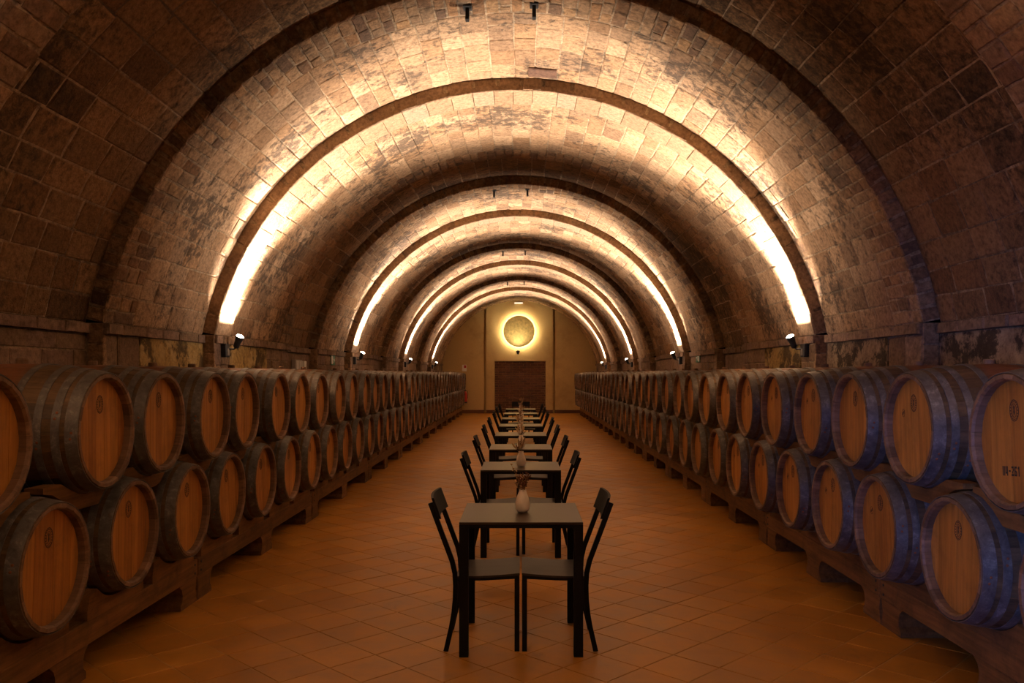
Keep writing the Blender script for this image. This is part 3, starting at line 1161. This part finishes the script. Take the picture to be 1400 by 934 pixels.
def rack(sx, xf, ys, ya, yb, label, group, nfeet=3, bolts=True):
    """one rack module from ya to yb carrying the barrels at ys; xf is the aisle face"""
    root = empty('barrel_rack', (sx * xf, (ya + yb) / 2, 0), 0)
    tag(root, label, 'rack', group)
    yc = (ya + yb) / 2
    ya2, yb2 = ya + .006 - yc, yb - .006 - yc
    def X(a, b):
        return sorted((sx * a, sx * b))
    for (a, b) in ((0.0, .10), (.50, .60)):
        x0, x1 = X(a, b)
        ob('beam', MB().box(x0, x1, ya2, yb2, .172, .297, .006).me('beam'), M['rack'], root)
    for y in ys:
        for a in (.0, .49):
            ob('cradle', CRADLE, None, root, (sx * (a + .004) - (0 if sx > 0 else .11), y - yc, 0))
    fw = .30
    for i in range(nfeet):
        c = ya2 + (yb2 - ya2) * i / (nfeet - 1)
        if i == 0:
            pl = foot_poly(ya2 - .002, ya2 + fw, True, False)
        elif i == nfeet - 1:
            pl = foot_poly(yb2 - fw, yb2 + .002, False, True)
        else:
            pl = foot_poly(c - .19, c + .19, False, False)
        x0, x1 = X(.008, .59)
        ob('foot', MB().prism(pl, x0, x1, 'x').me('foot'), M['rack'], root)
        if bolts:
            for dz in ((.205, .265) if i != 1 else ()):
                cy = ya2 + .05 if i == 0 else (yb2 - .05 if i == nfeet - 1 else c)
                mm = Matrix.Translation((-sx * .0, cy, dz)) @ Matrix.Rotation(-sx * PI / 2, 4, 'Y')
                ob('bolt', MB().lathe([(.009, -.002), (.009, .003), (.004, .005)], 8, 'z', mm).me('bolt'), M['iron'], root)

for sx, side, xf, L, per, first in ((-1, 'left', 2.275, LL, 4, 4), (1, 'right', 2.29, LR, 3, 3)):
    i = 0
    mod = 0
    groups = []
    while i < len(L):
        n = first if mod == 0 else per
        groups.append(L[i:i + n])
        i += n
        mod += 1
    edges = [L[0] - .42]
    for a, b in zip(groups[:-1], groups[1:]):
        edges.append((a[-1] + b[0]) / 2)
    edges.append(L[-1] + .42)
    for k, g in enumerate(groups):
        which = 'nearest' if k == 0 else ('farthest' if k == len(groups) - 1 else ordw(k + 1) + ' nearest')
        rack(sx, xf, g, edges[k], edges[k + 1], 'dark timber barrel rack on shaped feet, %s section along the %s wall' % (which, side), 'timber racks along the %s wall' % side, bolts=edges[k] < 10)

# ------------------------------------------------------------------ tables
TW, TH = .70, .762
TY = [4.70, 7.24, 9.22, 11.25, 13.25, 15.35, 17.35, 19.45]
def mk_table():
    d = {}
    d['top'] = MB().box(-TW / 2, TW / 2, 0, TW, TH - .014, TH, .002).me('table_top')
    d['top'].materials.append(M['tabletop'])
    d['rim'] = MB().box(-TW / 2 + .0, TW / 2, -.0, .02, -.010, .0).me('edge_rail')
    lg = MB().prism([(-.026, -.026), (.026, -.026), (.026, .026), (-.026, .026)], 0, TH - .014, 'z').me('leg')
    lg.materials.append(M['black'])
    d['leg'] = lg
    a = MB().box(-TW / 2 + .004, TW / 2 - .004, -.010, .010, TH - .034, TH - .0142).me('apron')
    a.materials.append(M['black'])
    d['apron'] = a
    return d
TD = mk_table()
def whichtab(i):
    return 'nearest' if i == 0 else ('farthest' if i == len(TY) - 1 else ordw(i + 1))
for i, y in enumerate(TY):
    t = empty('dining_table', (.002 if i == 0 else 0.0, y, 0))
    tag(t, ('square dark table with a vase of red dried flowers, nearest of the central line' if i == 0 else 'square dark table, %s from the camera in the central line' % whichtab(i)), 'table', 'square tables down the middle')
    ob('table_top', TD['top'], None, t)
    for sx in (-1, 1):
        for yy in (.026, TW - .026):
            ob('leg', TD['leg'], None, t, (sx * (TW / 2 - .026), yy, 0))
    for yy in (.012, TW - .012):
        ob('apron', TD['apron'], None, t, (0, yy, 0))
    for sx in (-1, 1):
        ob('apron', TD['apron'], None, t, (sx * (TW / 2 - .012), TW / 2, 0), (0, 0, PI / 2))

# ------------------------------------------------------------------ chairs (local: sitter looks toward +x, near side at y = 0)
CW = .43
def sweep_bar(path, wx, wy):
    """bar of rectangular section following (x, z) points, width wy along y"""
    pts = [Vector((x, 0, z)) for x, z in path]
    mb = MB()
    n = len(pts)
    vs = []
    for i, p in enumerate(pts):
        t = (pts[min(i + 1, n - 1)] - pts[max(0, i - 1)]).normalized()
        nn = Vector((t.z, 0, -t.x))
        for a, b in ((-1, -1), (1, -1), (1, 1), (-1, 1)):
            q = p + nn * (a * wx / 2)
            vs.append((q.x, b * wy / 2, q.z))
    fs = [(0, 1, 2, 3), tuple((n - 1) * 4 + k for k in (3, 2, 1, 0))]
    for i in range(n - 1):
        for k in range(4):
            l = (k + 1) % 4
            fs.append((i * 4 + k, (i + 1) * 4 + k, (i + 1) * 4 + l, i * 4 + l))
    mb.add(vs, fs)
    return mb
UPR = [(-.428, 0), (-.412, .07), (-.396, .14), (-.382, .22), (-.374, .30), (-.372, .38), (-.376, .45), (-.392, .52), (-.435, .635), (-.478, .75), (-.517, .855)]
def mk_chair():
    d = {}
    d['back_leg'] = sweep_bar(UPR, .028, .022).me('back_leg')
    d['front_leg'] = MB().box(-.032, -.004, -.011, .011, 0, .435, .002).me('front_leg')
    # slatted-free plate seat, dished a little to the back
    sy = [0.0, .10, .215, .33, CW]
    nx = 6
    vs, fs = [], []
    for i in range(nx + 1):
        x = -.366 + .364 * i / nx
        for y in sy:
            zz = .452 - .018 * (1 - i / nx) - .006 * math.sin(PI * i / nx) - .004 * math.sin(PI * y / CW)
            hw = 1.0
            vs.append((x, y, zz))
    ns = len(sy)
    for i in range(nx):
        for j in range(ns - 1):
            a = i * ns + j
            fs.append((a, a + ns, a + ns + 1, a + 1))
    m = len(vs)
    vs += [(x, y, z - .012) for x, y, z in vs]
    fs += [tuple(q + m for q in f[::-1]) for f in fs]
    border = [i * ns for i in range(nx + 1)] + [nx * ns + j for j in range(1, ns)] + [i * ns + ns - 1 for i in range(nx - 1, -1, -1)] + [j for j in range(ns - 2, 0, -1)]
    for a, b in zip(border, border[1:] + border[:1]):
        fs.append((a, b, b + m, a + m))
    d['seat'] = mesh('seat', vs, fs)
    # bowed back panel
    vs, fs = [], []
    n = 8
    for i in range(n + 1):
        y = -.012 + (CW + .024) * i / n
        bow = -.020 * math.sin(PI * i / n)
        for z, x in ((.765, -.472), (.885, -.516)):
            vs.append((x + .006 + bow, y, z))
            vs.append((x + .020 + bow, y, z))
    for i in range(n):
        a, b = i * 4, (i + 1) * 4
        fs += [(a, a + 2, b + 2, b), (a + 1, b + 1, b + 3, a + 3), (a + 2, a + 3, b + 3, b + 2), (a, b, b + 1, a + 1)]
    fs += [(0, 1, 3, 2), (n * 4, n * 4 + 2, n * 4 + 3, n * 4 + 1)]
    d['backrest'] = mesh('backrest', vs, fs)
    d['side_rail'] = sweep_bar([(-.372, .416), (-.2, .420), (-.006, .430)], .022, .018).me('side_rail')
    d['cross_rail'] = MB().box(-.011, .011, .01, CW - .01, -.01, .01).me('cross_rail')
    for k, me in d.items():
        me.materials.append(M['seat'] if k == 'seat' else M['black'])
    return d
CD = mk_chair()
def chair(x, y, rz, label, group='black chairs at the central tables'):
    c = empty('dining_chair', (x, y, 0), rz)
    tag(c, label, 'chair', group)
    ob('seat', CD['seat'], None, c)
    ob('backrest', CD['backrest'], None, c)
    for yy in (.011, CW - .011):
        ob('back_leg', CD['back_leg'], None, c, (0, yy, 0))
        ob('front_leg', CD['front_leg'], None, c, (0, yy, 0))
        ob('side_rail', CD['side_rail'], None, c, (0, yy, 0))
    ob('cross_rail', CD['cross_rail'], None, c, (-.018, 0, .425))
    ob('cross_rail', CD['cross_rail'], None, c, (-.360, 0, .415))
    return c
for i, y in enumerate(TY):
    jy = .10 if i == 0 else .10 + rng.uniform(-.03, .05)
    jx = 0 if i == 0 else rng.uniform(-.012, .006)
    chair(-.004 + jx, y + jy, 0, 'black slim chair on the left side of the %s table' % (whichtab(i) if i else 'nearest'))
    jy = .10 if i == 0 else .10 + rng.uniform(-.03, .05)
    chair(.004 - jx, y + jy + CW, PI, 'black slim chair on the right side of the %s table' % (whichtab(i) if i else 'nearest'))
chair(-.215, 20.75, -PI / 2, 'black slim chair at the far end of the line, facing the camera')

# ------------------------------------------------------------------ vases and dried flowers
VP = [(.022, 0), (.030, .003), (.040, .018), (.0445, .040), (.043, .062), (.036, .090), (.027, .114), (.0225, .126), (.0215, .131), (.0235, .137), (.0205, .137), (.018, .128)]
VASE = MB().lathe(VP, 28, 'z', cap1=False).me('vase', True)
VASE.materials.append(M['vase'])
def stalk(r, h, spread, a):
    dx, dy = math.cos(a) * spread, math.sin(a) * spread
    return [Vector((dx * .1 * t + dx * t * t, dy * .1 * t + dy * t * t, .05 + (h - .05) * t)) for t in (0, .35, .7, 1.0)]
def bouquet(x, y, z, kind, label, seed):
    r = random.Random(seed)
    b = empty('dried_bouquet', (x, y, z + .0))
    tag(b, label, 'dried flowers', 'dried flowers on the central tables')
    n = 17 if kind == 'red' else 10
    for i in range(n):
        a = r.uniform(0, 2 * PI)
        pale = (i % 5 == 0) if kind == 'red' else (i % 4 != 0)
        h = r.uniform(.19, .25) if kind == 'red' else r.uniform(.19, .265)
        sp = r.uniform(.008, .06) if kind == 'red' else r.uniform(.005, .07)
        if i == 0 and kind == 'red':
            a, h, sp = PI * .97, .285, .062
        pts = stalk(r, h, sp, a)
        s = ob('stem', MB().tube(pts, [.0012, .0012, .0011, .0009], 5).me('stem'), M['dry_stem'], b)
        mb = MB()
        if pale and kind != 'red':
            # feathery plume: tapering tuft
            p0, p1 = pts[2], pts[3] + (pts[3] - pts[2]) * .35
            ln = [p0.lerp(p1, t) + Vector((r.uniform(-.002, .002), r.uniform(-.002, .002), 0)) for t in (0, .25, .5, .75, 1)]
            mb.tube(ln, [.002, .008, .010, .0065, .001], 7)
            for q in range(10):
                t = r.uniform(.1, .9)
                c = p0.lerp(p1, t)
                d = Vector((r.uniform(-1, 1), r.uniform(-1, 1), r.uniform(.2, 1.2))).normalized() * .018
                mb.tube([c, c + d * .6, c + d], [.003, .0018, .0004], 4)
        else:
            for q in range(9):
                t = r.uniform(.45, 1.0)
                c = pts[2].lerp(pts[3], (t - .45) / .55) + Vector((r.uniform(-.011, .011), r.uniform(-.011, .011), r.uniform(-.006, .008)))
                s0 = r.uniform(.0035, .0065)
                mm = Matrix.Translation(c) @ Euler((r.uniform(0, 3), r.uniform(0, 3), 0)).to_matrix().to_4x4() @ Matrix.Diagonal((s0, s0 * .8, s0 * 1.5, 1))
                oc = [(1, 0, 0), (-1, 0, 0), (0, 1, 0), (0, -1, 0), (0, 0, 1), (0, 0, -1)]
                mb.add(oc, [(0, 2, 4), (2, 1, 4), (1, 3, 4), (3, 0, 4), (2, 0, 5), (1, 2, 5), (3, 1, 5), (0, 3, 5)], mm)
        ob('flower', mb.me('flower'), M['dry_pale'] if pale else M['dry_red'], s)
for i, y in enumerate(TY):
    vx = .011 if i == 0 else rng.uniform(-.008, .010)
    vy = y + .34 if i == 0 else y + .30 + rng.uniform(-.03, .05)
    v = ob('flower_vase', VASE, None, None, (vx, vy, TH))
    tag(v, 'white teardrop ceramic vase on the %s table' % whichtab(i), 'vase', 'white vases on the central tables')
    kind = 'red' if i in (0, 4) else 'pale'
    bouquet(vx, vy, TH, kind, ('dark red dried flower bouquet' if kind == 'red' else 'pale dried plume bouquet') + ' in the vase on the %s table' % whichtab(i), 50 + i)

# ------------------------------------------------------------------ floodlights on the cornice
def floodlight(sx, k):
    yD = D0 + PER * k
    x = XC + sx * xw(RD)
    by, bz = yD + .24, 1.845
    which = ['beside the camera', 'on the nearest lit rib', 'on the second lit rib', 'on the third lit rib', 'on the farthest lit rib'][k]
    f = empty('floodlight', (x, by, bz))
    tag(f, 'small black floodlight pointing up, %s, %s wall' % (which, SIDE[sx]), 'floodlight', 'floodlights along the cornice')
    mb = MB()
    x0, x1 = sorted((-sx * .0, -sx * .055))
    mb.box(x0, x1, -.06, .06, -.07, .07, .006)
    ob('junction_box', mb.me('junction_box'), M['housing'], f)
    x0, x1 = sorted((-sx * .055, -sx * .060))
    ob('cover', MB().box(x0, x1, -.03, .03, -.05, .02).me('cover'), M['cable_grey'], f)
    hp = Vector((-sx * .135, .05, .075))
    ob('bracket', MB().tube([(-sx * .055, .02, .02), (-sx * .10, .04, .015), hp - Vector((0, 0, .03))], .010, 8).me('bracket'), M['housing'], f)
    ax = Vector((-sx * .40, -.16, .90)).normalized()
    rot = ax.to_track_quat('Z', 'Y').to_matrix().to_4x4()
    mm = Matrix.Translation(hp) @ rot
    ob('lamp_head', MB().lathe([(.022, -.05), (.031, -.035), (.034, .02), (.043, .066), (.045, .082), (.041, .082), (.039, .072)], 20, 'z', mm).me('lamp_head'), M['housing'], f)
    lens = ob('lens', MB().lathe([(.041, .074), (.041, .082), (.034, .092), (.018, .098), (.003, .100)], 20, 'z', mm).me('lens', True), M['lens'], f)
    L = bpy.data.lights.new('floodlight_beam', 'SPOT')
    L.energy = LAMP_W
    L.color = LAMP_COL
    L.spot_size = math.radians(SPOT_DEG)
    L.spot_blend = SPOT_BLEND
    L.shadow_soft_size = .04
    lo = bpy.data.objects.new('floodlight_beam', L)
    COL.objects.link(lo)
    lo.parent = f
    aim = Vector((-sx * AIM[0], AIM[1], AIM[2])).normalized()
    lo.location = hp + ax * .13
    # oval beam: wide across the vault, narrow along the hall
    zz = -aim
    yy = (Vector((0, 1, 0)) - zz * zz.y).normalized()
    xx = yy.cross(zz)
    lo.rotation_euler = Matrix((xx, yy, zz)).transposed().to_euler()
    lo.scale = (1.0, BEAM_Y, 1.0)
    added_band_wash(f, sx, hp, ax)

def added_band_wash(f, sx, hp, ax):  # added area light, wider than the lens, to brighten the strip at the arch base
    A = bpy.data.lights.new('added_band_wash', 'AREA')
    A.shape = 'RECTANGLE'
    A.size, A.size_y = .05, .40
    A.energy = WASH_W
    A.color = LAMP_COL
    A.spread = math.radians(60)
    ao = bpy.data.objects.new('added_band_wash', A)
    COL.objects.link(ao)
    ao.parent = f
    ao.location = (hp.x, -.01, hp.z + .10)
    zz = -Vector((sx * .13, 0, .99)).normalized()
    yy = Vector((0, 1, 0))
    ao.rotation_euler = Matrix((yy.cross(zz), yy, zz)).transposed().to_euler()
WASH_W = 26.0
SPOT_DEG, SPOT_BLEND, AIM, BEAM_Y = 122.0, .6, (.58, -.03, .81), .39
for k in range(0, 5):
    for sx in (-1, 1):
        floodlight(sx, k)

# ------------------------------------------------------------------ gilded disc on the end wall
dy = YEND - .02
dx, dz = (709.6 - 712) / FPX * dy, 1.6 + (511 - 453.3) / FPX * dy
g = empty('wall_disc', (dx, dy, dz))
tag(g, 'round hammered gold disc glowing at its edge on the end wall', 'wall art')
mb = MB()
RD2 = .63
mb.lathe([(RD2 - .02, -.15), (RD2, -.155), (RD2, -.22), (RD2 - .012, -.23), (RD2 - .06, -.232), (.3, -.238), (.02, -.24)], 64, 'y', cap0=True, cap1=True)
ob('disc', mb.me('disc', False), M['gold'], g)
ob('mount', MB().lathe([(.25, -.15), (.25, -.002)], 24, 'y').me('mount'), M['housing'], g)
ob('ring_light', MB().lathe([(RD2 - .10, -.149), (RD2 - .03, -.149), (RD2 - .03, -.125), (RD2 - .10, -.125), (RD2 - .10, -.149)], 48, 'y', cap0=False, cap1=False).me('ring_light'), M['ringlight'], g)
s = empty('wall_spotlight', ((708.3 - 712) / FPX * dy, dy, 1.6 + (511 - 479.5) / FPX * dy))
tag(s, 'tiny dark spotlight below the gold disc', 'spotlight')
ob('base', MB().box(-.04, .04, -.05, -.001, -.06, .02, .004).me('base'), M['housing'], s)
sm = Matrix.Translation((0, -.66, -.10)) @ Matrix.Rotation(math.radians(-14), 4, 'X')
ob('arm', MB().tube([(0, -.04, -.03), (0, -.35, -.14), (0, -.64, -.14)], .012, 8).me('arm'), M['housing'], s)
ob('lamp_head', MB().lathe([(.035, -.06), (.055, .0), (.075, .06), (.07, .07)], 16, 'z', sm).me('lamp_head'), M['housing'], s)
SL = bpy.data.lights.new('disc_spot', 'SPOT')
SL.energy, SL.color, SL.spot_size, SL.spot_blend, SL.shadow_soft_size = 120.0, (1.0, .82, .50), math.radians(118), 1.0, .03
so = bpy.data.objects.new('disc_spot', SL)
COL.objects.link(so)
so.parent = s
so.location = (0, -.72, -.02)
so.rotation_euler = Vector((0, .26, .96)).to_track_quat('-Z', 'Y').to_euler()
wl = empty('wall_light', ((709 - 712) / FPX * dy, dy, 1.6 + (511 - 414.6) / FPX * dy))
tag(wl, 'small pale lamp high on the end wall above the gold disc', 'wall light')
ob('housing', MB().box(-.18, .18, -.05, -.001, -.03, .04, .008).me('housing'), M['white'], wl)
ob('cover', MB().box(-.165, .165, -.07, -.05, -.02, .03, .006).me('cover'), M['softlight'], wl)

# ------------------------------------------------------------------ signs, boxes, extinguisher
def exit_sign(sx, y, z, label):
    R = RC
    x = XC + sx * xw(R)
    e = empty('exit_sign', (x, y, z))
    tag(e, label, 'sign')
    x0, x1 = sorted((-sx * .006, -sx * .018))
    ob('plate', MB().box(x0, x1, -.15, .15, -.085, .085, .003).me('plate'), M['green'], e)
    xs = -sx * .019
    # running figure, door and arrow in white
    mb = MB()
    def fl2(pts):
        n = len(pts)
        vs = [(xs, yy, zz) for yy, zz in pts] + [(xs + sx * .002, yy, zz) for yy, zz in pts]
        fs = [tuple(range(n)), tuple(range(2 * n - 1, n - 1, -1))] + [(i, (i + 1) % n, n + (i + 1) % n, n + i) for i in range(n)]
        mb.add(vs, fs)
    fl2([(-.13, -.07), (-.045, -.07), (-.045, .07), (-.13, .07)])
    fl2([(.02 + .012 * math.cos(t * PI / 4), .048 + .012 * math.sin(t * PI / 4)) for t in range(8)])
    fl2([(.0, .030), (.035, .026), (.026, -.012), (-.002, -.010)])
    fl2([(-.002, -.010), (.012, -.012), (-.012, -.040), (-.03, -.062), (-.036, -.052), (-.022, -.034)])
    fl2([(.012, -.010), (.026, -.012), (.036, -.036), (.06, -.044), (.06, -.054), (.028, -.048)])
    fl2([(.0, .028), (.006, .018), (-.018, .004), (-.03, .016), (-.025, .022), (-.017, .015)])
    fl2([(.08, -.012), (.105, -.012), (.105, -.035), (.14, 0), (.105, .035), (.105, .012), (.08, .012)])
    ob('pictogram', mb.me('pictogram'), M['white'], e)
exit_sign(-1, 14.45, 1.835, 'small green and white exit sign on the left wall')
exit_sign(1, 14.75, 1.885, 'small green and white exit sign on the right wall')

x = XC - xw(RB)
b = empty('electrical_box', (x, 12.55, 1.735))
tag(b, 'grey electrical box with ribbed cover on the left wall above the barrels', 'electrical box')
ob('body', MB().box(.006, .07, -.21, .17, -.085, .075, .006).me('body'), M['greybox'], b)
for i in range(4):
    ob('rib', MB().box(.07, .078, -.17 + i * .09, -.13 + i * .09, -.07, .06, .002).me('rib'), M['white'], b)
b = empty('switch_box', (x, 12.95, 1.735))
tag(b, 'narrow pale switch box beside the grey electrical box, left wall', 'switch box')
ob('body', MB().box(.006, .06, -.06, .06, -.07, .06, .005).me('body'), M['white'], b)
ob('conduit', MB().tube([(.025, 0, -.07), (.025, 0, -.40)], .010, 8).me('conduit'), M['white'], b)

e = empty('fire_extinguisher', (-2.245, YEND - .13, .42))
tag(e, 'red fire extinguisher hung on the end wall past the left barrels', 'fire extinguisher')
ob('cylinder', MB().lathe([(.04, 0), (.078, .012), (.08, .04), (.08, .36), (.065, .42), (.03, .455), (.026, .47)], 20, 'z').me('cylinder', True), M['red'], e)
ob('valve', MB().lathe([(.024, .47), (.024, .52), (.012, .53)], 12, 'z').me('valve'), M['housing'], e)
ob('handle', MB().box(-.10, .03, -.012, .012, .525, .54, .003).box(-.10, .02, -.012, .012, .553, .566, .003).box(-.02, .0, -.008, .008, .52, .56).me('handle'), M['housing'], e)
ob('hose', MB().tube([(.02, 0, .50), (.09, -.01, .48), (.11, -.02, .36), (.10, -.02, .18)], .011, 8).me('hose'), M['housing'], e)
ob('base_ring', MB().lathe([(.082, -.012), (.082, .05)], 20, 'z').me('base_ring'), M['housing'], e)
ob('wall_bracket', MB().box(-.05, .05, .075, .127, .30, .36).me('wall_bracket'), M['housing'], e)
s = empty('safety_sign', (-2.285, YEND - .001, 1.83))
tag(s, 'small white and red safety sign on the end wall above the extinguisher', 'sign')
ob('plate', MB().box(-.09, .09, -.012, -.002, -.13, .13, .002).me('plate'), M['white'], s)
ob('pictogram', MB().box(-.02, .075, -.015, -.012, .0, .11).me('pictogram'), M['red'], s)
